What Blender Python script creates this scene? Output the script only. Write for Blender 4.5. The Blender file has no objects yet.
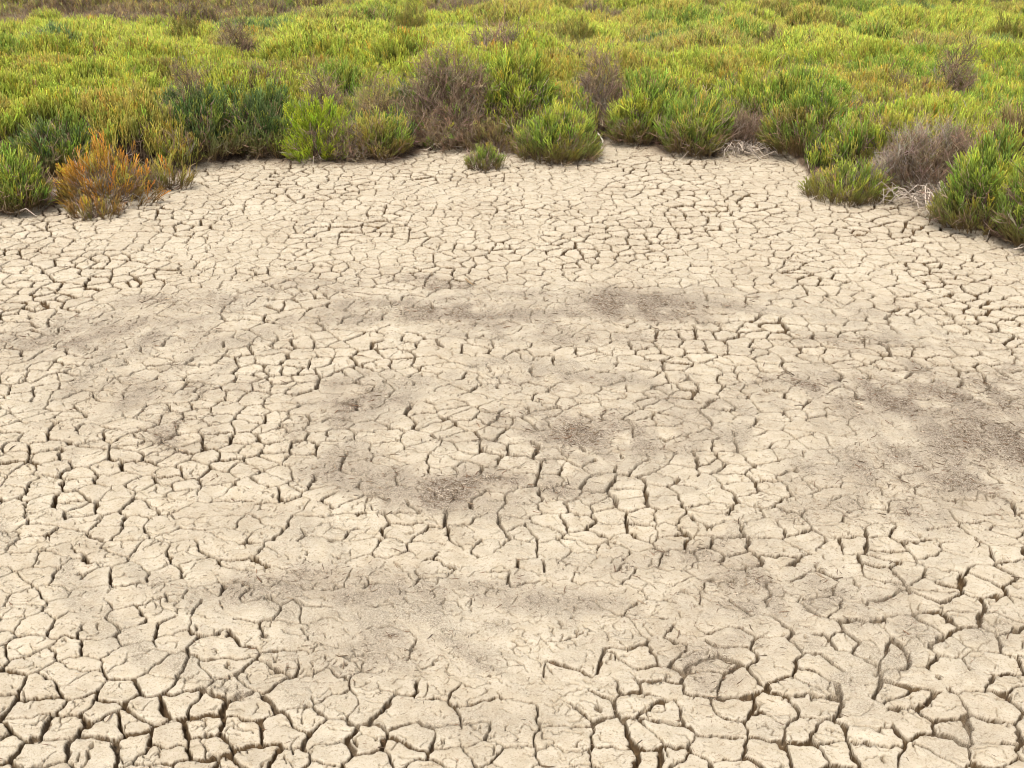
import bpy, math, numpy as np
from mathutils import Vector
C = bpy.context.scene.collection
R = math.radians
rng = np.random.default_rng(11)
CAM_H, F, PITCH = 1.70, 1080.0, math.atan(524/1080)

# ------------------------------------------------------------------ ground positions
def decl(y): return PITCH + math.atan((y-384)/F)
def at(x, y, z=0.0):
    """world point at height z that the photograph shows at (x, y)"""
    Y = (CAM_H-z)/math.tan(decl(y))
    d = Y*math.cos(PITCH)+(CAM_H-z)*math.sin(PITCH)
    return np.array([(x-512)/F*d, Y])
def px_per_m(y):
    Y = CAM_H/math.tan(decl(y)); return F/(Y*math.cos(PITCH)+CAM_H*math.sin(PITCH))

# ------------------------------------------------------------------ noise
def hsh(ix, iy, s=0):
    h = (ix.astype(np.int64)*374761393 + iy.astype(np.int64)*668265263 + int(s)*1274126177) & 0xffffffff
    h = ((h ^ (h >> 13))*1274126177) & 0xffffffff
    h = (h ^ (h >> 16))*2246822519 & 0xffffffff
    h ^= h >> 15
    return (h & 0xffffff).astype(np.float32)/np.float32(0xffffff)
def vnoise(x, y, s=0):
    x0 = np.floor(x); y0 = np.floor(y); fx = (x-x0).astype(np.float32); fy = (y-y0).astype(np.float32)
    ix = x0.astype(np.int64); iy = y0.astype(np.int64)
    fx = fx*fx*fx*(fx*(fx*6-15)+10); fy = fy*fy*fy*(fy*(fy*6-15)+10)
    a = hsh(ix, iy, s); b = hsh(ix+1, iy, s); c = hsh(ix, iy+1, s); d = hsh(ix+1, iy+1, s)
    return (a*(1-fx)+b*fx)*(1-fy)+(c*(1-fx)+d*fx)*fy - 0.5
def fbm(x, y, s=0, o=3):
    r = 0; a = 1.0
    for k in range(o):
        r = r + a*vnoise(x*2**k+17.3*k, y*2**k-9.1*k, s+k); a *= .5
    return r
def sstep(a, b, x):
    t = np.clip((x-a)/(b-a), 0, 1); return t*t*(3-2*t)

# ------------------------------------------------------------------ crack network (Voronoi, every edge has its own width)
def cracks(u, v, width, seed, present, wob, flat=0.):
    """u, v in cell units; width in cell units; returns crack amount 0..1, edge distance, id of the plate"""
    iu = np.floor(u).astype(np.int64); iv = np.floor(v).astype(np.int64)
    J = .86
    best = np.full(u.shape, 9., np.float32); bi = np.zeros(u.shape, np.int64); bj = bi.copy()
    mx = np.zeros(u.shape, np.float32); my = mx.copy()
    for dj in (-1, 0, 1):
        for di in (-1, 0, 1):
            cx, cy = iu+di, iv+dj
            rx = (cx-u).astype(np.float32)+.5+J*(hsh(cx, cy, seed)-.5)
            ry = (cy-v).astype(np.float32)+.5+J*(hsh(cx, cy, seed+7)-.5)
            d = rx*rx+ry*ry; m = d < best
            best = np.where(m, d, best); bi = np.where(m, cx, bi); bj = np.where(m, cy, bj)
            mx = np.where(m, rx, mx); my = np.where(m, ry, my)
    amt = np.zeros(u.shape, np.float32); ed = np.full(u.shape, 9., np.float32)
    for dj in (-2, -1, 0, 1, 2):
        for di in (-2, -1, 0, 1, 2):
            if di == 0 and dj == 0 or abs(di)+abs(dj) == 4: continue
            cx, cy = bi+di, bj+dj
            rx = (cx-u).astype(np.float32)+.5+J*(hsh(cx, cy, seed)-.5)
            ry = (cy-v).astype(np.float32)+.5+J*(hsh(cx, cy, seed+7)-.5)
            ex, ey = rx-mx, ry-my; L = np.sqrt(ex*ex+ey*ey)+1e-6
            d = (.5*(mx+rx)*ex+.5*(my+ry)*ey)/L
            ed = np.minimum(ed, d)
            e = hsh(bi+cx, bj+cy, seed+31)              # same for both plates that share the edge
            w = np.clip(present+wob-e, 0, .30)*3.1*(.50+.62*hsh(bi+cx, bj+cy, seed+47))*width*(1+flat*(ey/L)**2)
            amt = np.maximum(amt, np.where(w > 1e-4, 1-d/np.maximum(w, 1e-4), 0))
    return np.clip(amt, 0, 1), ed, hsh(bi, bj, seed+3), hsh(bi, bj, seed+5)

# dirt and litter on the pan (picture x, y, half width, half height, strength), laid on the ground
LITTER = [(625,306,70,14,1.0),(590,302,60,12,.5),(450,314,115,15,.65),(500,322,60,10,.6),(445,283,44,5,.7),(460,489,52,14,1.35),(500,496,60,9,.7),(440,505,55,9,.5),
 (380,402,34,14,.75),(345,385,70,14,.25),(360,425,60,12,.35),(606,436,84,22,.95),(560,462,90,16,.5),(560,385,80,12,.4),(500,440,70,12,.35),(915,395,110,22,.85),(1000,440,70,36,1.15),(960,475,110,22,.75),
 (830,385,85,11,.85),(770,380,40,8,.7),(500,592,200,16,.42),(300,588,110,17,.5),(170,425,46,14,.65),(95,335,95,18,.55),(200,302,80,11,.55),(300,290,60,9,.45),(390,665,90,26,.45),
 (760,600,120,36,.5),(700,560,120,16,.4),(870,520,100,20,.4),(720,400,60,10,.3),(350,470,100,14,.35),(860,345,90,9,.45),(720,660,70,40,.3),(150,390,110,14,.35),(740,690,40,20,.35),(980,380,90,12,.5),(620,340,90,10,.35)]
SILT = [(575,448,125,30,.9),(480,318,140,22,.7),(630,308,90,18,.6),(375,402,70,32,.7),(930,425,150,50,.65),(500,600,280,28,.42),(330,655,120,30,.4),(250,530,100,20,.35),(760,590,130,36,.45),(150,335,130,22,.45),(460,488,90,22,.6),(560,375,110,16,.4)]
SMOOTH = [(450,625,250,58,1.0),(330,570,130,40,.8),(560,565,150,22,.6),(930,440,120,50,.9),(850,388,95,20,.9),(470,312,130,24,.8),(630,306,75,20,.9),
 (375,402,60,24,.7),(600,440,70,24,.8),(460,490,60,22,.8),(120,335,120,28,.8),(215,300,80,18,.6),(760,600,130,50,.75),(880,500,100,28,.6),(270,520,90,26,.5),
 (500,370,130,36,.35),(700,700,60,44,.5),(640,145,60,10,.6),(340,665,70,26,.5)]
def blobs(lst, X, Y):
    out = np.zeros(X.shape, np.float32)
    for x, y, rx, ry, s in lst:
        c = at(x, y); a = rx/px_per_m(y); b = (at(x, y-ry)[1]-at(x, y+ry)[1])/2
        m = (np.abs(X-c[0]) < 2.2*a) & (np.abs(Y-c[1]) < 2.2*b)
        q = ((X-c[0])/a)**2+((Y-c[1])/b)**2
        out = np.maximum(out, np.where(m, s*np.exp(-q*.9), 0))
    return out
# shore line of the scrub: front foot of the plants in picture x, y
SHORE = [(-900,300),(-200,240),(0,222),(45,214),(62,196),(80,192),(120,195),(185,180),(205,168),(250,160),(330,163),(400,161),(430,150),(475,150),(520,160),(570,160),
 (598,146),(612,132),(626,146),(660,154),(700,159),(740,156),(790,160),(815,178),(835,200),(900,203),(945,214),(975,236),(1024,248),(1200,300),(1900,470)]
SW = np.array([at(x, y) for x, y in SHORE])
_o = np.argsort(SW[:, 0]); SW = SW[_o]
def shore(X): return np.interp(X, SW[:, 0], SW[:, 1])

def base_height(X, Y):
    h = .012*fbm(X*.9, Y*.9, 3, 2) + .0045*fbm(X*6, Y*6, 5, 3)
    s = Y-shore(X)
    return h + .05*sstep(-.25, .5, s) + .03*sstep(-.05, .3, s)*fbm(X*5, Y*5, 8, 3)

def v_of_Y(Y):                                   # plates are longer in depth towards the scrub
    ys = np.linspace(-2, 12, 600)
    D = np.interp(ys, [1.5, 2.3, 3.0, 4.0, 5.5, 7], [.072, .070, .071, .080, .095, .102])
    return np.interp(Y, ys, np.concatenate([[0], np.cumsum(np.diff(ys)/D[:-1])]))

def u_of_X(X):
    xs = np.linspace(-8, 8, 800); W = np.interp(xs, [-3, -1, .2, .8, 3], [.096, .084, .084, .088, .096])
    return np.interp(X, xs, np.concatenate([[0], np.cumsum(np.diff(xs)/W[:-1])]))
def pan_litter(x, y):
    lit = blobs(LITTER, x+.16*fbm(x*4, y*4, 61, 3), y+.14*fbm(x*4, y*4, 62, 3))
    return np.clip(lit*(1+1.3*fbm(x*14, y*9, 63, 3)), 0, 1.4)
def pan(X, Y):
    """height, litter amount, edge-of-plate data for the cracked mud"""
    lit = blobs(LITTER, X+.16*fbm(X*4, Y*4, 61, 3), Y+.14*fbm(X*4, Y*4, 62, 3))
    n = fbm(X*14, Y*9, 63, 3); c = at(545, 435); dx = X-c[0]; dy = (Y-c[1]); rr0 = np.sqrt((dx/1.62)**2+(dy/1.30)**2); th0 = np.arctan2(dy, dx)
    sw = fbm(rr0*16+.8*fbm(X*3, Y*3, 66), th0*3.2, 67, 3)
    rings = np.exp(-((rr0-1.0)/.24)**2)+.8*np.exp(-((rr0-.42)/.14)**2)
    sil = blobs(SILT, X+.14*fbm(X*4, Y*4, 71, 3), Y+.14*fbm(X*4, Y*4, 72, 3))*(.75+1.1*sw+1.0*n)
    ring = np.clip(rings*(.30+1.5*sw)*(.75+fbm(X*1.3, Y*1.3, 68, 2)), 0, .8)
    lit = np.clip(lit*(1+1.3*n+.9*sw), 0, 1.4)
    smo = np.clip(np.maximum(blobs(SMOOTH, X+.08*fbm(X*4, Y*4, 64), Y+.12*fbm(X*4, Y*4, 65)), ring*.7), 0, 1)
    s = Y-shore(X)
    wx = .018*fbm(X*8, Y*8, 21, 2)+.013*fbm(X*34, Y*34, 22, 3)+.0012*fbm(X*110, Y*110, 25, 2)
    wy = .020*fbm(X*8, Y*6, 23, 2)+.014*fbm(X*34, Y*30, 24, 3)+.0012*fbm(X*110, Y*110, 26, 2)
    big = fbm(X*1.1+4, Y*1.1, 27, 2)
    u = u_of_X(X+wx)*(1-0*Y)+40; v = v_of_Y(Y+wy)+40
    wob = .17*fbm(X*5, Y*5, 29, 2)+.12*big-1.12*smo+.15*sstep(2.7, 1.8, Y)-.6*sstep(-.16, .0, s)
    wd = .083+.035*np.clip(fbm(X*3, Y*3, 33, 2)*2, -1, 1)-.006*sstep(2.6, 1.7, Y)-.012*sstep(2.8, 5.5, Y)
    a1, e1, r1, r2 = cracks(u, v, wd, 101, 1.13, wob, .15+.75*sstep(2.6, 5, Y))
    u2 = (X+wx*1.3)/.047+90; v2 = v_of_Y(Y+wy*1.3)*2.1+70
    a2, e2, _, _ = cracks(u2, v2, .062, 401, .42, .30*fbm(X*9, Y*9, 35, 2)-.12*smo-.4*sstep(-.16, .0, s))
    u3 = (X+wx*1.5)/.030+20; v3 = v_of_Y(Y+wy*1.5)*3.0+20
    a3, e3, _, _ = cracks(u3, v3, .10, 701, .10, .5*fbm(X*8+9, Y*8, 37, 2)+.22*smo-.3*sstep(.3, .9, lit)-.4*sstep(-.16, .0, s))
    dep = .029+.008*fbm(X*4, Y*4, 39)-.007*sstep(2.8, 1.8, Y)
    ak = a1*(1+.3*fbm(X*28, Y*28, 49, 2)); sl = .46+.30*sstep(2.8, 1.8, Y)
    c1 = sstep(.02, sl, ak)*(.6+.4*sstep(.3, .9, ak))
    h = base_height(X, Y)
    inner = sstep(.0, .30, e1)
    h = h+(r1-.5)*.0035*inner*(1-smo*.7)+((r2-.5)*.05*(v-np.floor(v)-.5)*.1)*inner
    h = h-.0010*(1-sstep(0, .10, e1))*sstep(.0, .5, np.clip(wob+.9, 0, 1))*(1-smo)          # worn plate rims
    h = h+.0022*fbm(X*22, Y*22, 41, 3)+.0015*smo*fbm(X*60, Y*50, 43, 2)
    h = h-dep*c1-.018*sstep(0, .5, a2)-.014*sstep(0, .5, a3)
    body_shade = np.maximum(sstep(.04, .20, c1), np.maximum(.9*sstep(.1, .5, a2), .9*sstep(.1, .5, a3)))  # mask over crack walls and floors: browner mud plus painted shade
    # ragged streaks that flowing water left round the middle of the pan
    c = at(555, 430); dx = X-c[0]; dy = (Y-c[1])*.55
    rr = np.sqrt(dx*dx+dy*dy); th = np.arctan2(dy, dx)
    st = fbm(rr*42+1.2*fbm(X*5, Y*5, 45), th*7, 47, 2)
    h = h+.0028*st*np.clip(smo+.25, 0, 1)*(1-c1)
    streak = np.clip(np.clip(st*1.4, 0, 1)*smo+ring*(.8+1.2*n)+np.clip(sil, 0, 1), 0, 1)
    return h, lit, body_shade, streak, (r2-.5)*inner*(1-.7*smo)

# ------------------------------------------------------------------ material helpers
def new_mat(name):
    m = bpy.data.materials.new(name); m.use_nodes = True
    nt = m.node_tree; b = nt.nodes['Principled BSDF']
    return m, nt, b, nt.nodes.new, nt.links.new
def ground_mat():
    m, nt, b, N, L = new_mat('dry_mud')
    geo = N('ShaderNodeNewGeometry')
    def attr(n):
        a = N('ShaderNodeAttribute'); a.attribute_name = n; return a.outputs['Fac']
    def noise(sc, det=4, rough=.6, vec=None, dis=0):
        n = N('ShaderNodeTexNoise'); n.inputs['Scale'].default_value = sc; n.inputs['Detail'].default_value = det
        n.inputs['Roughness'].default_value = rough; n.inputs['Distortion'].default_value = dis
        L(vec or geo.outputs['Position'], n.inputs['Vector']); return n.outputs['Fac']
    def ramp(fac, pts):
        r = N('ShaderNodeValToRGB'); e = r.color_ramp.elements
        e[0].position, e[0].color = pts[0][0], (*pts[0][1], 1); e[1].position, e[1].color = pts[-1][0], (*pts[-1][1], 1)
        for p, c in pts[1:-1]:
            k = e.new(p); k.color = (*c, 1)
        L(fac, r.inputs['Fac']); return r.outputs['Color']
    def mix(f, a, c, t='MIX'):
        x = N('ShaderNodeMix'); x.data_type = 'RGBA'; x.blend_type = t
        if isinstance(f, float): x.inputs['Factor'].default_value = f
        else: L(f, x.inputs['Factor'])
        for i, s in ((6, a), (7, c)):
            if isinstance(s, tuple): x.inputs[i].default_value = (*s, 1)
            else: L(s, x.inputs[i])
        return x.outputs[2]
    def math_(op, a, c=None, clamp=False):
        x = N('ShaderNodeMath'); x.operation = op; x.use_clamp = clamp
        for i, s in enumerate((a, c)):
            if s is None: continue
            if isinstance(s, (int, float)): x.inputs[i].default_value = s
            else: L(s, x.inputs[i])
        return x.outputs[0]
    mud = ramp(noise(3.1, 5, .62), [(.30, (.47, .400, .300)), (.5, (.53, .460, .352)), (.70, (.57, .503, .390))])
    speck = ramp(noise(170, 3, .7), [(.30, (.50, .44, .36)), (.47, (1, 1, 1)), (1, (1.06, 1.06, 1.06))])
    col = mix(.75, mud, speck, 'MULTIPLY')
    blot = ramp(noise(24, 4, .6), [(.36, (.86, .83, .78)), (.58, (1, 1, 1))])
    col = mix(.8, col, blot, 'MULTIPLY')
    pv = math_('ADD', math_('MULTIPLY', attr('plate'), .12), 1.0)
    cx = N('ShaderNodeCombineColor'); [L(pv, cx.inputs[i]) for i in range(3)]
    col = mix(1.0, col, cx.outputs[0], 'MULTIPLY')
    # below the bleached crust the mud is browner, and crack shade is painted in
    body_shade_col = ramp(noise(60, 4, .6), [(.3, (.065, .040, .020)), (.7, (.145, .096, .050))])
    col = mix(attr('body_shade'), col, body_shade_col)
    # streaked silt, grey brown
    st = math_('MULTIPLY', attr('streak'), math_('ADD', noise(70, 4, .8), .25), True)
    silt = ramp(noise(260, 2, .9, None, 1.0), [(.40, (.16, .128, .090)), (.50, (.35, .296, .222)), (.60, (.50, .44, .345))])
    col = mix(st, col, silt)
    # plant litter ground into the surface
    grain = ramp(noise(230, 2, .8, None, 1.5), [(.40, (.085, .062, .040)), (.50, (.23, .185, .137)), (.62, (.50, .43, .34))])
    f = math_('MULTIPLY', attr('litter'), math_('ADD', noise(45, 4, .75), .10), True)
    f = math_('MULTIPLY', f, 1.45, True)
    col = mix(f, col, grain)
    # dark earth and leaf litter under the scrub
    soil = ramp(noise(30, 5, .7), [(.3, (.07, .048, .034)), (.55, (.15, .105, .07)), (.75, (.24, .18, .125))])
    col = mix(attr('soil'), col, soil)
    L(col, b.inputs['Base Color']); b.inputs['Roughness'].default_value = .95
    b.inputs['Specular IOR Level'].default_value = .12
    bp = N('ShaderNodeBump'); bp.inputs['Strength'].default_value = .8; bp.inputs['Distance'].default_value = .004
    hh = math_('ADD', noise(95, 5, .72), math_('MULTIPLY', noise(330, 2, .6), .5))
    L(hh, bp.inputs['Height']); L(bp.outputs['Normal'], b.inputs['Normal'])
    return m
def plant_mat(name, rough=.5, trans=.0, spec=.25):
    m, nt, b, N, L = new_mat(name)
    a = N('ShaderNodeAttribute'); a.attribute_name = 'tint'
    geo = N('ShaderNodeNewGeometry')
    n = N('ShaderNodeTexNoise'); n.inputs['Scale'].default_value = 60; n.inputs['Detail'].default_value = 2
    L(geo.outputs['Position'], n.inputs['Vector'])
    r = N('ShaderNodeMapRange'); r.inputs['To Min'].default_value = .7; r.inputs['To Max'].default_value = 1.3
    L(n.outputs['Fac'], r.inputs['Value'])
    x = N('ShaderNodeMix'); x.data_type = 'RGBA'; x.blend_type = 'MULTIPLY'; x.inputs['Factor'].default_value = 1
    L(a.outputs['Color'], x.inputs[6]); L(r.outputs[0], x.inputs[7])
    L(x.outputs[2], b.inputs['Base Color'])
    b.inputs['Roughness'].default_value = rough; b.inputs['Specular IOR Level'].default_value = spec
    if trans:
        t = N('ShaderNodeBsdfTranslucent'); L(x.outputs[2], t.inputs['Color'])
        s = N('ShaderNodeMixShader'); s.inputs[0].default_value = trans
        L(b.outputs[0], s.inputs[1]); L(t.outputs[0], s.inputs[2])
        L(s.outputs[0], nt.nodes['Material Output'].inputs['Surface'])
    return m
M_GREEN = plant_mat('succulent_shoots', .5, .24)
M_TWIG = plant_mat('dead_twigs', .85, 0, .1)
M_WOOD = plant_mat('woody_stems', .85, 0, .1)
M_LIT = plant_mat('dry_litter', .9, 0, .1)

# ------------------------------------------------------------------ mesh building
def tri_mesh(name, V, T, col, mat, smooth=True):
    me = bpy.data.meshes.new(name)
    me.vertices.add(len(V)); me.vertices.foreach_set('co', V.astype(np.float32).ravel())
    me.loops.add(T.size); me.loops.foreach_set('vertex_index', T.astype(np.int32).ravel())
    me.polygons.add(len(T)); k = T.shape[1]
    me.polygons.foreach_set('loop_start', np.arange(0, T.size, k, dtype=np.int32))
    me.polygons.foreach_set('loop_total', np.full(len(T), k, np.int32))
    if smooth: me.polygons.foreach_set('use_smooth', np.ones(len(T), bool))
    if col is not None:
        a = me.color_attributes.new('tint', 'FLOAT_COLOR', 'POINT')
        a.data.foreach_set('color', np.concatenate([col, np.ones((len(col), 1))], 1).astype(np.float32).ravel())
    me.materials.append(mat); me.update(calc_edges=True)
    return me
def link(name, me, parent=None):
    o = bpy.data.objects.new(name, me); C.objects.link(o)
    if parent: o.parent = parent
    return o
def tag(o, label=None, cat=None, group=None, kind=None):
    for k, v in (('label', label), ('category', cat), ('group', group), ('kind', kind)):
        if v: o[k] = v
    return o

# ------------------------------------------------------------------ the ground, one sheet
def build_ground():
    ys = []; y = .95
    while y < 7.75: ys.append(y); y += max(.0018, .0022+(y-1.6)*.00072)
    ys = [-80., -20., -5., -1., 0., .5, .8]+ys+list(np.arange(7.78, 10, .05))+list(np.arange(10, 24, .25))+[26., 30., 40., 70., 160., 400.]
    ys = np.array(ys)
    NF = 1650
    half = .474*(np.clip(ys, .8, 24)*math.cos(PITCH)+CAM_H*math.sin(PITCH))+.45
    s = np.linspace(-1, 1, NF); off = np.array([.06, .15, .3, .6, 1, 2, 5, 15, 50, 150, 400.])
    X = np.concatenate([-half[:, None]-off[::-1][None], half[:, None]*s[None], half[:, None]+off[None]], 1)
    Y = np.repeat(ys[:, None], X.shape[1], 1)
    h = np.zeros(X.shape, np.float32); lit = h.copy(); smo = h.copy(); stk = h.copy(); plt = h.copy()
    h[:] = base_height(X, Y)
    i0, i1 = np.searchsorted(ys, .9), np.searchsorted(ys, 7.76)
    c0, c1 = len(off), len(off)+NF
    for a in range(i0, i1, 100):
        b = min(a+100, i1)
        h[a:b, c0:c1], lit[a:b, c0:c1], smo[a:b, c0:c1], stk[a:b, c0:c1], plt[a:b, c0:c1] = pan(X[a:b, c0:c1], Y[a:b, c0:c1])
    soil = sstep(-.10, .16, Y-shore(X)+.25*fbm(X*4, Y*4, 71, 3))
    nr, nc = X.shape
    V = np.stack([X, Y, h], 2).reshape(-1, 3)
    idx = np.arange(nr*nc).reshape(nr, nc)
    Q = np.stack([idx[:-1, :-1], idx[:-1, 1:], idx[1:, 1:], idx[1:, :-1]], 2).reshape(-1, 4)
    me = tri_mesh('ground', V, Q, None, ground_mat())
    for n, d in (('litter', lit), ('body_shade', smo), ('plate', plt), ('streak', stk), ('soil', soil)):
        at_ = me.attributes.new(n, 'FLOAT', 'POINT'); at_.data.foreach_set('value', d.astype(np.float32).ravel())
    tag(link('ground', me), kind='structure')
build_ground()

# ------------------------------------------------------------------ plant templates
def tube(pts, rad, sides=3, phase=0.):
    """tapered tube along pts ending in a point; returns verts, tris, position along it"""
    pts = np.asarray(pts, float); V = []; T = []; tt = []
    n = len(pts)
    for k in range(n-1):
        d = pts[k+1]-pts[max(k-1, 0)]; d /= np.linalg.norm(d)+1e-9
        a = np.cross(d, [0.31, .87, .11]); a /= np.linalg.norm(a)+1e-9; b = np.cross(d, a)
        for j in range(sides):
            an = 2*math.pi*j/sides+phase
            V.append(pts[k]+rad[k]*(math.cos(an)*a+math.sin(an)*b)); tt.append(k/(n-1))
    V.append(pts[-1]); tt.append(1.)
    for k in range(n-2):
        for j in range(sides):
            p, q = k*sides+j, k*sides+(j+1) % sides
            T += [(p, q, q+sides), (p, q+sides, p+sides)]
    for j in range(sides): T.append(((n-2)*sides+j, (n-2)*sides+(j+1) % sides, (n-1)*sides))
    return np.array(V), np.array(T), np.array(tt)
def join(parts):
    V, T, t = [], [], []; o = 0
    for v, f, q in parts: V.append(v); T.append(f+o); t.append(q); o += len(v)
    return np.concatenate(V), np.concatenate(T), np.concatenate(t)
def sprig(r, lod, thick, nb):
    """one upright samphire shoot, unit tall, with side shoots that turn up like a candelabra"""
    bow = r.normal(0, .10, 2); P = []
    def main(t): return np.array([bow[0]*t*t, bow[1]*t*t, t])
    segs = 4 if lod == 0 else 2
    pts = [main(k/segs) for k in range(segs+1)]
    if lod == 0: pts.insert(-1, main(.93))
    rd = [thick*.6]+[thick]*(len(pts)-3)+[thick*.8] if lod == 0 else [thick*.8, thick]
    v, f, t = tube(pts, rd+[0]); P.append((v, f, v[:, 2]))
    for k in range(nb):
        t0 = .12+.68*(k+r.uniform(-.3, .3))/nb; az = k*2.4+r.uniform(-.5, .5); L = r.uniform(.22, .48)*(1.1-.5*t0)
        o = main(t0); d = np.array([math.cos(az), math.sin(az), 0])
        out = r.uniform(.22, .40)*L
        if lod == 0: pts = [o, o+d*out+[0, 0, .38*L], o+d*out*1.25+[0, 0, .9*L], o+d*out*1.3+[0, 0, L]]; rd = [thick*.55, thick*.85, thick*.75, 0]
        else: pts = [o, o+d*out*.9+[0, 0, .4*L], o+d*out*1.3+[0, 0, L]]; rd = [thick*.6, thick, 0]
        v, f, _ = tube(pts, rd); P.append((v, f, v[:, 2]))
    v, f, t = join(P); return v, f, np.clip(t, 0, 1.1)
def twig(r, lod, thick, nb):
    """bare forked twig"""
    P = []
    def branch(o, d, L, th, depth):
        m = o+d*L*.5+r.normal(0, .06*L, 3); e = m+(d+r.normal(0, .22, 3))*L*.5
        v, f, _ = tube([o, m, e], [th, th*.8, 0]); P.append((v, f, v[:, 2]))
        if depth:
            for _k in range(nb):
                q = r.uniform(.2, .95); s = o+(e-o)*q; dd = d+r.normal(0, .55, 3); dd[2] += .15; dd /= np.linalg.norm(dd)
                branch(s, dd, L*r.uniform(.35, .6), th*.7, depth-1)
    branch(np.zeros(3), np.array([0, 0, 1.]), 1., thick, 2 if lod == 0 else 1)
    v, f, t = join(P); return v, f, np.clip(t, 0, 1)
tr = np.random.default_rng(5)
SPRIG0 = [sprig(tr, 0, .0165, 7) for _ in range(8)]
SPRIG1 = [sprig(tr, 1, .021, 5) for _ in range(8)]
TWIG0 = [twig(tr, 0, .014, 3) for _ in range(8)]
TWIG1 = [twig(tr, 1, .018, 4) for _ in range(6)]

def frames(D, spin):
    """rotation matrices with z along D"""
    D = D/np.linalg.norm(D, axis=1, keepdims=True)
    a = np.stack([np.cos(spin), np.sin(spin), np.zeros(len(D))], 1)
    x = a-(a*D).sum(1, keepdims=True)*D; x /= np.linalg.norm(x, axis=1, keepdims=True)+1e-9
    return np.stack([x, np.cross(D, x), D], 2)
def scatter(templates, P, D, S, cb, ct, r):
    """V, T, colour of all sprigs at P pointing along D with length S; colours cb (foot) and ct (tip)"""
    k = r.integers(0, len(templates), len(P)); spin = r.uniform(0, 6.28, len(P)); Mx = frames(D, spin)
    V, T, Cc = [], [], []; o = 0
    for i, (tv, tf, tt) in enumerate(templates):
        m = np.nonzero(k == i)[0]
        if not len(m): continue
        v = np.einsum('nij,vj->nvi', Mx[m], tv)*S[m, None, None]+P[m, None]
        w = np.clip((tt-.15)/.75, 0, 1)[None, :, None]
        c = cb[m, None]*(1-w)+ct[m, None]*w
        V.append(v.reshape(-1, 3)); Cc.append(c.reshape(-1, 3))
        T.append((tf[None]+(np.arange(len(m))*len(tv))[:, None, None]).reshape(-1, 3)+o); o += len(m)*len(tv)
    return np.concatenate(V), np.concatenate(T), np.concatenate(Cc)
def cat3(a):
    V, T, c = [], [], []; o = 0
    for v, t, k in a: V.append(v); T.append(t+o); c.append(k); o += len(v)
    return np.concatenate(V), np.concatenate(T), np.concatenate(c)

# tip colour, foot colour, accent colour, share of accent
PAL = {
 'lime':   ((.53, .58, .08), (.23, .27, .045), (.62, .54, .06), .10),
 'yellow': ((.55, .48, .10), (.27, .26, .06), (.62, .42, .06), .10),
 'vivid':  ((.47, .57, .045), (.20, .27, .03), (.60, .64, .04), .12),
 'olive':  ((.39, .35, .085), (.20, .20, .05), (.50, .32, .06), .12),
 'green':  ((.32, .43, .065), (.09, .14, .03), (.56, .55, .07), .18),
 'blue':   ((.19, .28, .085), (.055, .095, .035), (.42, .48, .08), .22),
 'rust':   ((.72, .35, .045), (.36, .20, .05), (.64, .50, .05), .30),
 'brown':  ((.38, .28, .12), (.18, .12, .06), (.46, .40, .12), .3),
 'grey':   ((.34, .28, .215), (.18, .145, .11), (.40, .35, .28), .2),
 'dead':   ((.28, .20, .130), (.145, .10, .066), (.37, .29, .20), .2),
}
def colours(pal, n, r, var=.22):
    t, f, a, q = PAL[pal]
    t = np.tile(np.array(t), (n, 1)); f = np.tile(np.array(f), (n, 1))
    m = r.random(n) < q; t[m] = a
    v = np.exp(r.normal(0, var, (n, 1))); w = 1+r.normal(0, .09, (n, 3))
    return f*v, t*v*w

# ------------------------------------------------------------------ single shrubs
THINGS = []         # footprints, so that the mass of scrub behind leaves room for them
def dome(n, rx, ry, h, r, seed, lo=.02, under=.25):
    """points on and just under a lumpy dome, with outward normals"""
    az = r.uniform(0, 2*math.pi, n); ce = r.uniform(lo, 1, n)**1.0; se = np.sqrt(1-ce*ce)*1.0
    x, y, z = np.cos(az)*se, np.sin(az)*se, ce
    # a bush is widest a little above its foot
    k = 1+.52*fbm(az*1.4+seed, z*2.3+seed*3, seed, 2)+.10*(1-z)*np.sin(3.1*z)
    k = k*(1-under*r.random(n)**2.2)
    P = np.stack([x*rx*k, y*ry*k, z*h*k], 1); Nn = np.stack([x/rx, y/ry, z/h], 1); Nn /= np.linalg.norm(Nn, axis=1, keepdims=True)
    return P, Nn
def curved_stems(n, rx, ry, h, r, rad, cf, flat=1.0):
    out = []
    for _ in range(n):
        az = r.uniform(0, 2*math.pi); q = r.uniform(.45, .95); e = r.uniform(.1, 1)*flat
        end = np.array([math.cos(az)*rx*q*(1-e*.4), math.sin(az)*ry*q*(1-e*.4), max(h*e*q, .015)])
        s = np.array([r.normal(0, rx*.12), r.normal(0, ry*.12), .0])
        mid = s*.5+end*.5+r.normal(0, .12*rx, 3)*[1, 1, .5]; mid[2] = max(.012, mid[2]*.8)
        m2 = mid*.4+end*.6+r.normal(0, .06*rx, 3); m2[2] = max(.012, m2[2])
        R0 = rad*r.uniform(.6, 1.3)
        v, f, t = tube([s, s*.6+mid*.4+r.normal(0, .03*rx, 3)*[1, 1, 0], mid, m2, end], [R0, R0*.9, R0*.75, R0*.5, 0], 4)
        c = np.array(cf)*math.exp(r.normal(0, .25))*np.ones((len(v), 3)); out.append((v, f, c))
    return cat3(out)
def place(px, foot, w, top, depth=.8):
    rx = w*1.1/2/px_per_m(foot); c = at(px, foot); Yc = c[1]+rx*depth*.8
    X = c[0]*(Yc*math.cos(PITCH)+CAM_H*math.sin(PITCH))/(c[1]*math.cos(PITCH)+CAM_H*math.sin(PITCH))
    h = CAM_H-Yc*math.tan(decl(top+4))
    return X, Yc, rx, rx*depth, max(h, .08)
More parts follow.
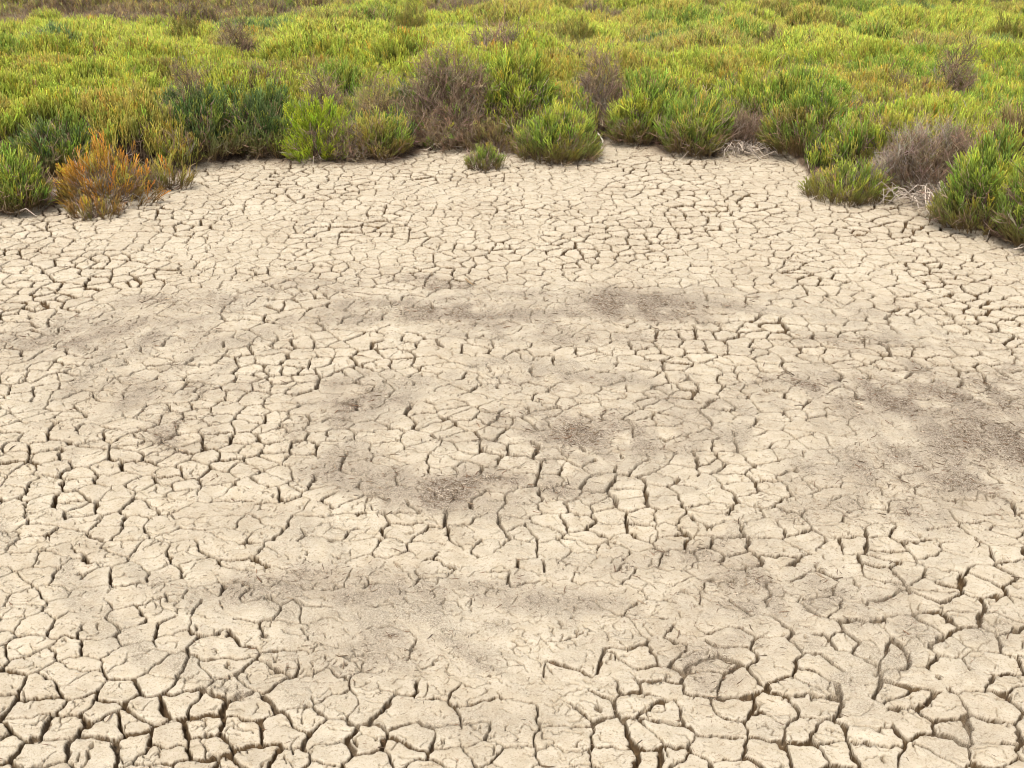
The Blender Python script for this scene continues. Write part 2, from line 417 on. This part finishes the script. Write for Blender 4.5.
def place_mid(px, top, w, H=.44, depth=.9):
    Y = (CAM_H-H)/math.tan(decl(top+2)); d = Y*math.cos(PITCH)+(CAM_H-H)*math.sin(PITCH)
    rx = w/2*d/F
    return (px-512)/F*d, Y, rx, rx*depth, H
sid = [0]
def shrub(kind, spec, pal, label, cat, group, dens=1500, length=.14, roots=1, second=None, gap=-.9, exclude=1.0, lean=.38, base='brown'):
    sid[0] += 1; r = np.random.default_rng(1000+sid[0]); seed = sid[0]*5+3
    X, Y, rx, ry, h = spec
    z0 = float(base_height(np.array([X]), np.array([Y]))[0])-.01
    root = bpy.data.objects.new(kind, None); C.objects.link(root); root.location = (X, Y, z0); root.empty_display_size = .1
    tag(root, label, cat, group)
    THINGS.append((X, Y, rx*exclude, ry*exclude))
    dead = pal in ('dead', 'grey')
    area = 2*math.pi*((rx*ry)**.5*h*.6+rx*ry*.4)
    n = int(dens*area)
    hh = max(h-length*.45, .03)
    P, Nn = dome(n, rx*.9, ry*.9, hh, r, seed, -.0 if not dead else .0)
    keep = fbm(P[:, 0]*9+seed, P[:, 1]*9+P[:, 2]*11, seed+1, 2) > gap*.5
    if roots > 20: keep &= ~((P[:, 1] < -ry*.38) & (P[:, 2] < h*.5))
    P, Nn = P[keep], Nn[keep]; n = len(P)
    D = Nn*lean+np.array([0, 0, .75])+r.normal(0, .16 if not dead else .38, (n, 3)); D[:, 2] = np.maximum(D[:, 2], .12)
    S = length*r.uniform(.65, 1.25, n)
    P = P-D/np.linalg.norm(D, axis=1, keepdims=True)*S[:, None]*.45; P[:, 2] = np.maximum(P[:, 2], .004)
    cb, ct = colours(pal, n, r)
    if second:
        m = (fbm(P[:, 0]*7+5, P[:, 2]*8+P[:, 1]*5, seed+9, 2)+r.normal(0, .12, n)) > second[1]
        c2, t2 = colours(second[0], n, r); cb[m] = c2[m]; ct[m] = t2[m]
    if dead:
        m = r.random(n) < .13; c4, t4 = colours('green', n, r); green = m
        P2, D2, S2, c4, t4 = P[m], D[m], S[m], c4[m], t4[m]; P, D, S, cb, ct = P[~m], D[~m], S[~m], cb[~m], ct[~m]
    # shoots near the foot are older, thinner and browner, with gap shade painted in
    if not dead and base:
        low = (P[:, 2] < h*.16*(1+r.normal(0, .4, n)))
        c3, t3 = colours(base, n, r); cb[low] = c3[low]; ct[low] = t3[low]*.22+ct[low]*.4
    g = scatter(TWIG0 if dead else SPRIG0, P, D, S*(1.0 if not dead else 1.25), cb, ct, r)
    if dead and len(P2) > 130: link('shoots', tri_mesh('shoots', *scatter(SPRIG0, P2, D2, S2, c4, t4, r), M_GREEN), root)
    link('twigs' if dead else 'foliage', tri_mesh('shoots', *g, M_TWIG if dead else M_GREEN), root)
    st = curved_stems(int(26+rx*60), rx*.95, ry*.95, hh*.9, r, .0042, (.17, .125, .095) if not dead else (.22, .175, .14))
    # thin brown twigs inside
    ni = int(n*.35); Pi, Ni = dome(ni, rx*.7, ry*.7, hh*.75, r, seed, 0, .5)
    ci, ti = colours('dead', ni, r)
    gi = scatter(TWIG1, Pi*[1, 1, .8], Ni*.7+[0, 0, .6]+r.normal(0, .3, (ni, 3)), length*r.uniform(.7, 1.2, ni), ci, ti, r)
    link('branches', tri_mesh('stems', *cat3([st, gi]), M_WOOD), root)
    if roots:
        out = []
        for _ in range(roots):
            az = r.uniform(-2.9, -.25); L = r.uniform(.6, 1.3); s = np.array([r.normal(0, rx*.25), -ry*r.uniform(.1, .75 if roots > 20 else .5), .03])
            p = [s]; d = np.array([math.cos(az), math.sin(az), 0])
            for k in range(6):
                d = d+r.normal(0, .42, 3)*[1, 1, 0]; d /= np.linalg.norm(d)
                q = p[-1]+d*L*rx/5.2; q[2] = max(.008, .035*math.sin(k*1.3+az*3)+.02+(.03*r.random() if roots > 20 else 0)+r.normal(0, .012)); p.append(q)
            R0 = r.uniform(.0022, .0055)
            v, f, t = tube(p, list(R0*np.linspace(1, .35, 6))+[0], 5)
            c = np.array((.40, .34, .28))*math.exp(r.normal(0, .32))*np.ones((len(v), 3)); out.append((v, f, c))
        tag(link('roots', tri_mesh('roots', *cat3(out), M_WOOD), root), 'bleached bare roots sprawling over the mud')
    return root
G1 = 'shrubs along the edge of the mud'; G2 = 'distinct shrubs within the scrub'
E = [
 # front row: name, (x, foot, width, top), palette, label, kwargs
 ('samphire_shrub', (8, 221, 84, 152), 'green', 'dark green shrub at the left end of the mud edge', dict(second=('olive', .25))),
 ('orange_shrub', (108, 212, 92, 136), 'rust', 'sparse orange and rust coloured shrub on the mud at left', dict(dens=800, second=('yellow', .08), gap=-.14, length=.12, roots=5, lean=.6)),
 ('low_sprig', (96, 222, 46, 190), 'olive', 'small rust tipped green tuft at the front foot of the orange shrub', dict(dens=1100, second=('rust', .1), length=.09)),
 ('low_sprig', (166, 194, 50, 152), 'yellow', 'thin yellow green tuft just right of the orange shrub', dict(dens=520, second=('rust', .28), length=.12)),
 ('samphire_shrub', (200, 168, 100, 92), 'blue', 'broad blue green shrub directly behind the thin yellow tuft', dict(dens=1600, second=('green', .3))),
 ('samphire_shrub', (263, 162, 84, 92), 'blue', 'dark blue green shrub left of the bright lime shrub', dict(dens=1600, second=('green', .22))),
 ('lime_shrub', (318, 165, 70, 98), 'vivid', 'brightest lime green shrub on the mud edge', dict(dens=1300, length=.12, lean=.6, base=None)),
 ('dead_shrub', (347, 165, 44, 116), 'dead', 'small dead brown tuft in front of the bright lime shrub', dict(dens=1500, length=.08)),
 ('samphire_shrub', (380, 163, 56, 112), 'green', 'yellow tipped green shrub between the small dead tuft and the tall dead shrub', dict(second=('yellow', .0), dens=1300, lean=.6)),
 ('dead_shrub', (382, 150, 54, 80), 'dead', 'reddish brown half dead shrub above the yellow tipped shrub', dict(dens=1300, second=('brown', .1), length=.1)),
 ('dead_shrub', (455, 153, 92, 56), 'dead', 'tallest dead purple brown shrub, in the middle of the mud edge', dict(dens=1500, length=.11)),
 ('dead_shrub', (436, 152, 56, 112), 'dead', 'pinkish brown low dead tuft at the left foot of the tallest dead shrub', dict(dens=1500, second=('brown', .1), length=.08)),
 ('dead_shrub', (492, 158, 50, 118), 'brown', 'low brown tuft of dry shoots left of the low green shrub', dict(dens=1300, length=.08, roots=8)),
 ('low_sprig', (484, 172, 36, 136), 'green', 'small green tuft growing alone on the mud before the tall dead shrub', dict(dens=1300, length=.09, roots=4)),
 ('samphire_shrub', (512, 148, 82, 52), 'lime', 'tall upright green shrub right beside the tallest dead shrub', dict(dens=1300, second=('green', .05), length=.16)),
 ('samphire_shrub', (558, 166, 80, 104), 'green', 'low green shrub with a rounded right side beside the sandy gap', dict(dens=1500, second=('lime', .1), length=.13)),
 ('dead_shrub', (588, 136, 46, 82), 'grey', 'grey bare shrub behind the sandy gap', dict(dens=1300, length=.1)),
 ('samphire_shrub', (640, 150, 62, 82), 'green', 'green shrub with a reddish brown foot right of the sandy gap', dict(dens=1500, second=('lime', .1))),
 ('samphire_shrub', (692, 161, 64, 92), 'green', 'fresh green shrub left of the dead shrub with bleached roots', dict(dens=1500, second=('yellow', .25))),
 ('dead_shrub', (738, 157, 66, 110), 'dead', 'dead shrub with pale roots bared, at the middle right', dict(dens=1500, length=.09, roots=44)),
 ('samphire_shrub', (745, 140, 90, 78), 'lime', 'pale green shrub arching over the dead shrub with pale roots', dict(dens=1300, second=('green', .1))),
 ('samphire_shrub', (812, 166, 90, 88), 'olive', 'dark olive shrub where the mud edge bends at right', dict(dens=1500, second=('green', .0))),
 ('low_sprig', (850, 206, 78, 154), 'lime', 'low light green shrub jutting onto the mud at right', dict(dens=1300, second=('green', .1), length=.11)),
 ('dead_shrub', (922, 208, 108, 132), 'dead', 'wide dead grey brown shrub with many bleached roots at right', dict(dens=1500, length=.1, roots=70, second=('grey', .1))),
 ('samphire_shrub', (892, 178, 110, 110), 'lime', 'yellow green shrub rising behind the wide dead shrub', dict(dens=1300, second=('yellow', .2))),
 ('samphire_shrub', (982, 240, 88, 136), 'green', 'green shrub nearest to the camera on the right edge', dict(dens=1500, second=('lime', .15))),
 ('samphire_shrub', (1040, 258, 80, 140), 'green', 'shrub cut by the right border of the picture', dict(dens=1300, second=('olive', .1), roots=8)),
 ('rusty_shrub', (1010, 185, 66, 106), 'brown', 'rust topped brown shrub behind the nearest right hand shrub', dict(dens=1300, second=('rust', .3))),
 ('samphire_shrub', (60, 186, 84, 120), 'green', 'green shrub behind the orange shrub at left', dict(dens=1500, second=('blue', .1))),
]
for nm, sp, pal, lab, kw in E:
    shrub(nm, place(*sp), pal, lab, 'shrub', G1, **kw)
Mid = [
 ('dead_shrub', (187, 68, 36), 'dead', 'small round dead brown tuft alone in the green scrub at left', dict(dens=1500, length=.07, H=.46)),
 ('samphire_shrub', (180, 22, 52), 'olive', 'dark olive domed shrub high up at the left in the far scrub', dict(H=.50)),
 ('dead_shrub', (236, 28, 44), 'dead', 'faded brown shrub right of the far dark domed shrub', dict(H=.40)),
 ('samphire_shrub', (32, 76, 46), 'olive', 'dark yellow flecked shrub inside the scrub at far left', dict(second=('rust', .25), H=.46)),
 ('dead_shrub', (320, 68, 40), 'dead', 'dark brown tuft in the scrub above the lime shrub', dict(H=.40)),
 ('dead_shrub', (494, 36, 60), 'dead', 'spiky dead brush behind the tallest dead shrub', dict(length=.16, H=.42)),
 ('samphire_shrub', (405, 12, 60), 'olive', 'far dark olive mound above the tall dead shrub', dict(H=.48)),
 ('dead_shrub', (604, 54, 42), 'dead', 'brown tuft in the scrub behind the grey bare shrub', dict(H=.44)),
 ('samphire_shrub', (578, 22, 50), 'olive', 'far dark olive mound in the top middle', dict(H=.48)),
 ('samphire_shrub', (690, 58, 70), 'lime', 'bright lime shrub in the scrub above the dead rooted shrub', dict(H=.45)),
 ('dead_shrub', (775, 30, 50), 'brown', 'far brown mound in the top right of the scrub', dict(H=.46)),
 ('samphire_shrub', (837, 22, 46), 'olive', 'far spiky olive shrub in the top right', dict(H=.46)),
 ('dead_shrub', (960, 52, 46), 'dead', 'dark brown tuft in the scrub near the right edge', dict(H=.44)),
 ('samphire_shrub', (1008, 22, 44), 'olive', 'far dark mound at the top right corner', dict(H=.50)),
 ('samphire_shrub', (882, 22, 40), 'green', 'small far green mound right of the far spiky olive shrub', dict(H=.46)),
]
for nm, sp, pal, lab, kw in Mid:
    H = kw.pop('H')-(.05 if pal != 'dead' else -.09); kw.setdefault('length', .10); kw.setdefault('dens', 1100); kw.setdefault('roots', 0)
    shrub(nm, place_mid(*sp, H=H), pal, lab, 'shrub', G2, exclude=.8, **kw)

# ------------------------------------------------------------------ the mass of scrub behind, as one object
def build_scrub():
    r = np.random.default_rng(77)
    # mounds
    mp = []
    for (y0, y1, g) in ((6.4, 9.5, .52), (9.5, 22, .50)):
        nx = int(24/g)
        for j in range(int((y1-y0)/g)+1):
            for i in range(nx):
                x = -12+(i+r.uniform(0, 1))*g; y = y0+(j+r.uniform(0, 1))*g
                if abs(x) < .5*y+2.2 and y > shore(x)+.12: mp.append((x, y))
    mp = np.array(mp); n = len(mp)
    rad = r.uniform(.30, .66, n)*(1.05-.35*sstep(9, 13, mp[:, 1])); hgt = r.uniform(.16, .33, n)*(1+.45*fbm(mp[:, 0]*.7, mp[:, 1]*.7, 5, 2))
    # bare brown hollow at the upper left
    hol = np.exp(-(((mp[:, 0]+5.4)/2.6)**2+((mp[:, 1]-12.0)/.85)**2)); hgt *= 1-.75*hol
    pals = ['lime', 'yellow', 'olive', 'green', 'brown', 'rust', 'dead', 'blue']
    far = sstep(8.5, 14.5, mp[:, 1]); pn = fbm(mp[:, 0]*.6+3, mp[:, 1]*.6, 91, 2)
    pw = np.stack([2.0-1.1*far+pn, .7+.6*far, .35+1.5*far, .8-.4*far-pn, .14+.36*far+6*hol, .03+.02*far, .05+.28*far+6*hol, .2*(1-far)], 1)
    ns = 1-sstep(.3, 1.1, mp[:, 1]-shore(mp[:, 0])); pw[:, 3] += 1.6*ns; pw[:, 7] += .5*ns; pw[:, 1] *= 1-.7*ns
    ft = sstep(11.5, 14, mp[:, 1]); pw[:, 2] += 1.8*ft; pw[:, 4] += .9*ft; pw[:, 6] += .9*ft; pw[:, 3] += .9*ft; hgt = hgt*(1+.25*ft)
    pw[:, 5] = .004; pw = np.clip(pw, 0.004, None); pw /= pw.sum(1, keepdims=True)
    pid = (r.random((n, 1)) > np.cumsum(pw, 1)).sum(1).clip(0, 7)
    # candidate points, denser near
    pts = []
    for (y0, y1, d) in ((6.3, 8, 2600), (8, 10, 2100), (10, 13, 2100), (13, 17, 1600), (17, 22, 350)):
        w = (.5*y1+1.3)*2; k = int(w*(y1-y0)*d)
        x = r.uniform(-w/2, w/2, k); y = r.uniform(y0, y1, k); m = np.abs(x) < .5*y+1.2; pts.append(np.stack([x[m], y[m]], 1))
    P = np.concatenate(pts)
    s = P[:, 1]-shore(P[:, 0]); P = P[s > .12]
    for X, Y, a, b in THINGS:
        P = P[((P[:, 0]-X)/(a*.92))**2+((P[:, 1]-Y)/(b*.92))**2 > 1]
    K = len(P); H = np.zeros(K); gx = np.zeros(K); gy = np.zeros(K); own = np.zeros(K, int)
    # bucketed: highest dome at every point
    for i in range(n):
        pass
    order = np.argsort(P[:, 1]); P = P[order]; ysort = P[:, 1]
    for i in range(n):
        a, b = np.searchsorted(ysort, mp[i, 1]-rad[i]), np.searchsorted(ysort, mp[i, 1]+rad[i])
        dx = P[a:b, 0]-mp[i, 0]; dy = P[a:b, 1]-mp[i, 1]; q = (dx*dx+dy*dy)/rad[i]**2
        z = np.where(q < 1, hgt[i]*np.sqrt(np.clip(1-q, 0, 1)), 0)
        m = z > H[a:b]; ii = np.arange(a, b)[m]
        H[ii] = z[m]; own[ii] = i
        sl = hgt[i]/rad[i]/np.sqrt(np.clip(1-q[m], .08, 1)); gx[ii] = dx[m]/rad[i]*sl; gy[ii] = dy[m]/rad[i]*sl
    s = P[:, 1]-shore(P[:, 0]); H = H+(.12+.06*fbm(P[:, 0]*2, P[:, 1]*2, 15, 2))*(1-.8*np.exp(-(((P[:, 0]+5.4)/2.6)**2+((P[:, 1]-12.0)/.85)**2)))
    H = H+.07*fbm(P[:, 0]*5, P[:, 1]*5, 17, 3)
    H *= .45+.55*sstep(.05, .55, s)
    D = np.stack([gx, gy, np.ones(K)], 1); D /= np.linalg.norm(D, axis=1, keepdims=True)
    D = D*.35+[0, 0, .8]+r.normal(0, .17, (K, 3)); D /= np.linalg.norm(D, axis=1, keepdims=True)
    steep = np.sqrt(gx**2+gy**2)
    S = r.uniform(.10, .18, K)*(1-.3*sstep(9, 13, P[:, 1]))
    z = base_height(P[:, 0], P[:, 1])+np.maximum(H-S*.9-np.abs(r.normal(0, .03, K))-steep*.03*r.random(K), .0)
    # patches and single strays of another colour
    p2 = pid[own].copy(); nz = fbm(P[:, 0]*2.2, P[:, 1]*2.2, 55, 3)+r.normal(0, .08, K)
    p2[nz > .62] = 6; p2[(nz > .52) & (nz <= .62)] = 4; nz2 = fbm(P[:, 0]*3, P[:, 1]*3, 57, 2)+r.normal(0, .1, K); p2[nz2 > .66] = 5
    st = r.random(K); hp = np.exp(-(((P[:, 0]+5.4)/2.5)**2+((P[:, 1]-12.0)/.8)**2)); hm = r.random(K) < hp*1.6; p2[st < .10] = 1; p2[(st > .10) & (st < .20)] = 0; p2[(st > .20) & (st < .27)] = 3; p2[(st > .27) & (st < .30)] = 4
    p2[hm] = np.where(st[hm] < .5, 4, 6)
    cb = np.zeros((K, 3)); ct = np.zeros((K, 3))
    for k, nme in enumerate(pals):
        m = p2 == k; b, t = colours(nme, int(m.sum()), r, .2); cb[m] = b; ct[m] = t
    P3 = np.concatenate([P, z[:, None]], 1)
    near = P[:, 1] < 8.8
    dead = p2 == 6; sp = ~dead
    g = []
    for m, tpl in ((near & sp, SPRIG0), (~near & sp, SPRIG1), (dead & near, TWIG0), (dead & ~near, TWIG1)):
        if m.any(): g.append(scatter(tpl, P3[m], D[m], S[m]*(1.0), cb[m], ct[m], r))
    # brown woody understorey
    u = (r.random(K) < .22)
    b, t = colours('dead', int(u.sum()), r)
    Pu = P3[u].copy(); Pu[:, 2] = base_height(Pu[:, 0], Pu[:, 1])+H[u]*r.uniform(0, .3, int(u.sum()))
    g.append(scatter(TWIG1, Pu, D[u]+r.normal(0, .3, (int(u.sum()), 3)), S[u]*1.2, b, t, r))
    V, T, c = cat3(g); print('scrub tris', len(T), 'sprigs', K)
    o = link('scrub', tri_mesh('scrub', V, T, c, M_GREEN))
    tag(o, 'dense yellow green saltmarsh scrub covering the ground behind the mud', 'scrub', None, 'stuff')
build_scrub()

# ------------------------------------------------------------------ plant litter lying on the pan, as one object
def build_litter():
    r = np.random.default_rng(9); out = []
    N = 2200000; x = r.uniform(-4.2, 4.2, N); y = r.uniform(1.3, 7.2, N)
    lit = pan_litter(x, y)
    s = y-shore(x)
    w = .34*lit**1.1+.010+.28*sstep(-.40, .02, s)**2*(s < .2)
    m = (r.random(N) < w) & (s < .2) & (np.abs(x) < .5*y+1); x, y = x[m], y[m]; n = len(x)
    z = base_height(x, y)+.0015
    az = r.uniform(0, 6.28, n); L = r.uniform(.005, .015, n)*(1+(r.random(n) < .04)*1.5)
    D = np.stack([np.cos(az), np.sin(az), r.normal(.02, .10, n)], 1)
    t1 = tube([[0, 0, 0], [.06, .03, .5], [0, 0, 1]], [.045, .05, 0]); tpl = [(t1[0], t1[1], t1[2])]
    base = np.array([(.12, .082, .052), (.20, .14, .095), (.30, .23, .155), (.44, .36, .27), (.20, .12, .075)])
    c = base[r.integers(0, 5, n)]*np.exp(r.normal(0, .2, (n, 1)))
    g = scatter(tpl, np.stack([x, y, z], 1), D, L, c, c, r)
    print('litter', n)
    tag(link('plant_litter', tri_mesh('plant_litter', *g, M_LIT)), 'fine dry brown plant litter strewn in patches over the cracked mud', 'plant litter', None, 'stuff')
build_litter()

# ------------------------------------------------------------------ single sticks
def stick(pts, rad, col, label, cat='stick'):
    P = [np.array([*at(x, y, z), z]) for x, y, z in pts]; o0 = P[0].copy()
    o0[2] = 0
    n = len(P); v, f, t = tube([p-o0 for p in P], [rad*(1-.5*k/n) for k in range(n-1)]+[0], 6)
    o = link('stick', tri_mesh('stick', v, f, np.ones((len(v), 3))*col, M_WOOD)); o.location = o0
    tag(o, label, cat)
stick([(596, 131, .06), (600, 136, .05), (603, 141, .07), (601, 146, .04)], .006, (.62, .56, .48), 'short bleached white stick in the sandy gap between two shrubs')
stick([(60, 168, .06), (70, 162, .07), (80, 165, .05), (88, 170, .03)], .006, (.5, .42, .34), 'bent pale stick on bare mud left of the orange shrub')
stick([(466, 279, .012), (470, 283, .014), (476, 286, .012)], .004, (.30, .21, .12), 'tiny curved brown twig lying on the mud above the centre')

# ------------------------------------------------------------------ light
w = bpy.data.worlds.new('World'); bpy.context.scene.world = w; w.use_nodes = True
nt = w.node_tree; bg = nt.nodes['Background']
sky = nt.nodes.new('ShaderNodeTexSky'); sky.sky_type = 'NISHITA'; sky.sun_disc = False
EL, AZ = R(60), R(208)          # sun behind the camera, a little to the left
sky.sun_elevation = EL; sky.sun_rotation = AZ; sky.dust_density = 6; sky.air_density = 1; sky.ozone_density = 1
hs = nt.nodes.new('ShaderNodeHueSaturation'); hs.inputs['Saturation'].default_value = .35     # thin overcast
nt.links.new(sky.outputs[0], hs.inputs['Color']); nt.links.new(hs.outputs[0], bg.inputs['Color'])
bg.inputs['Strength'].default_value = .12
sl = bpy.data.lights.new('sun', 'SUN'); sl.energy = 1.5; sl.angle = R(12); sl.color = (1, .93, .82)
so = bpy.data.objects.new('sun', sl); C.objects.link(so)
dirv = Vector((math.sin(AZ)*math.cos(EL), math.cos(AZ)*math.cos(EL), math.sin(EL)))
so.rotation_euler = dirv.to_track_quat('Z', 'Y').to_euler(); so.location = (0, -5, 8)

cam = bpy.data.cameras.new('camera'); co = bpy.data.objects.new('camera', cam); C.objects.link(co)
co.location = (0, 0, CAM_H); co.rotation_euler = (math.pi/2-PITCH, 0, 0)
cam.sensor_width = 36; cam.lens = F/1024*36; cam.clip_end = 1000; cam.clip_start = .05
sc = bpy.context.scene; sc.camera = co
sc.view_settings.view_transform = 'Standard'; sc.view_settings.look = 'None'; sc.view_settings.exposure = .72; sc.view_settings.gamma = 1
sc.cycles.filter_width = 1.05; sc.render.engine = 'CYCLES'; sc.cycles.max_bounces = 6; sc.cycles.diffuse_bounces = 3
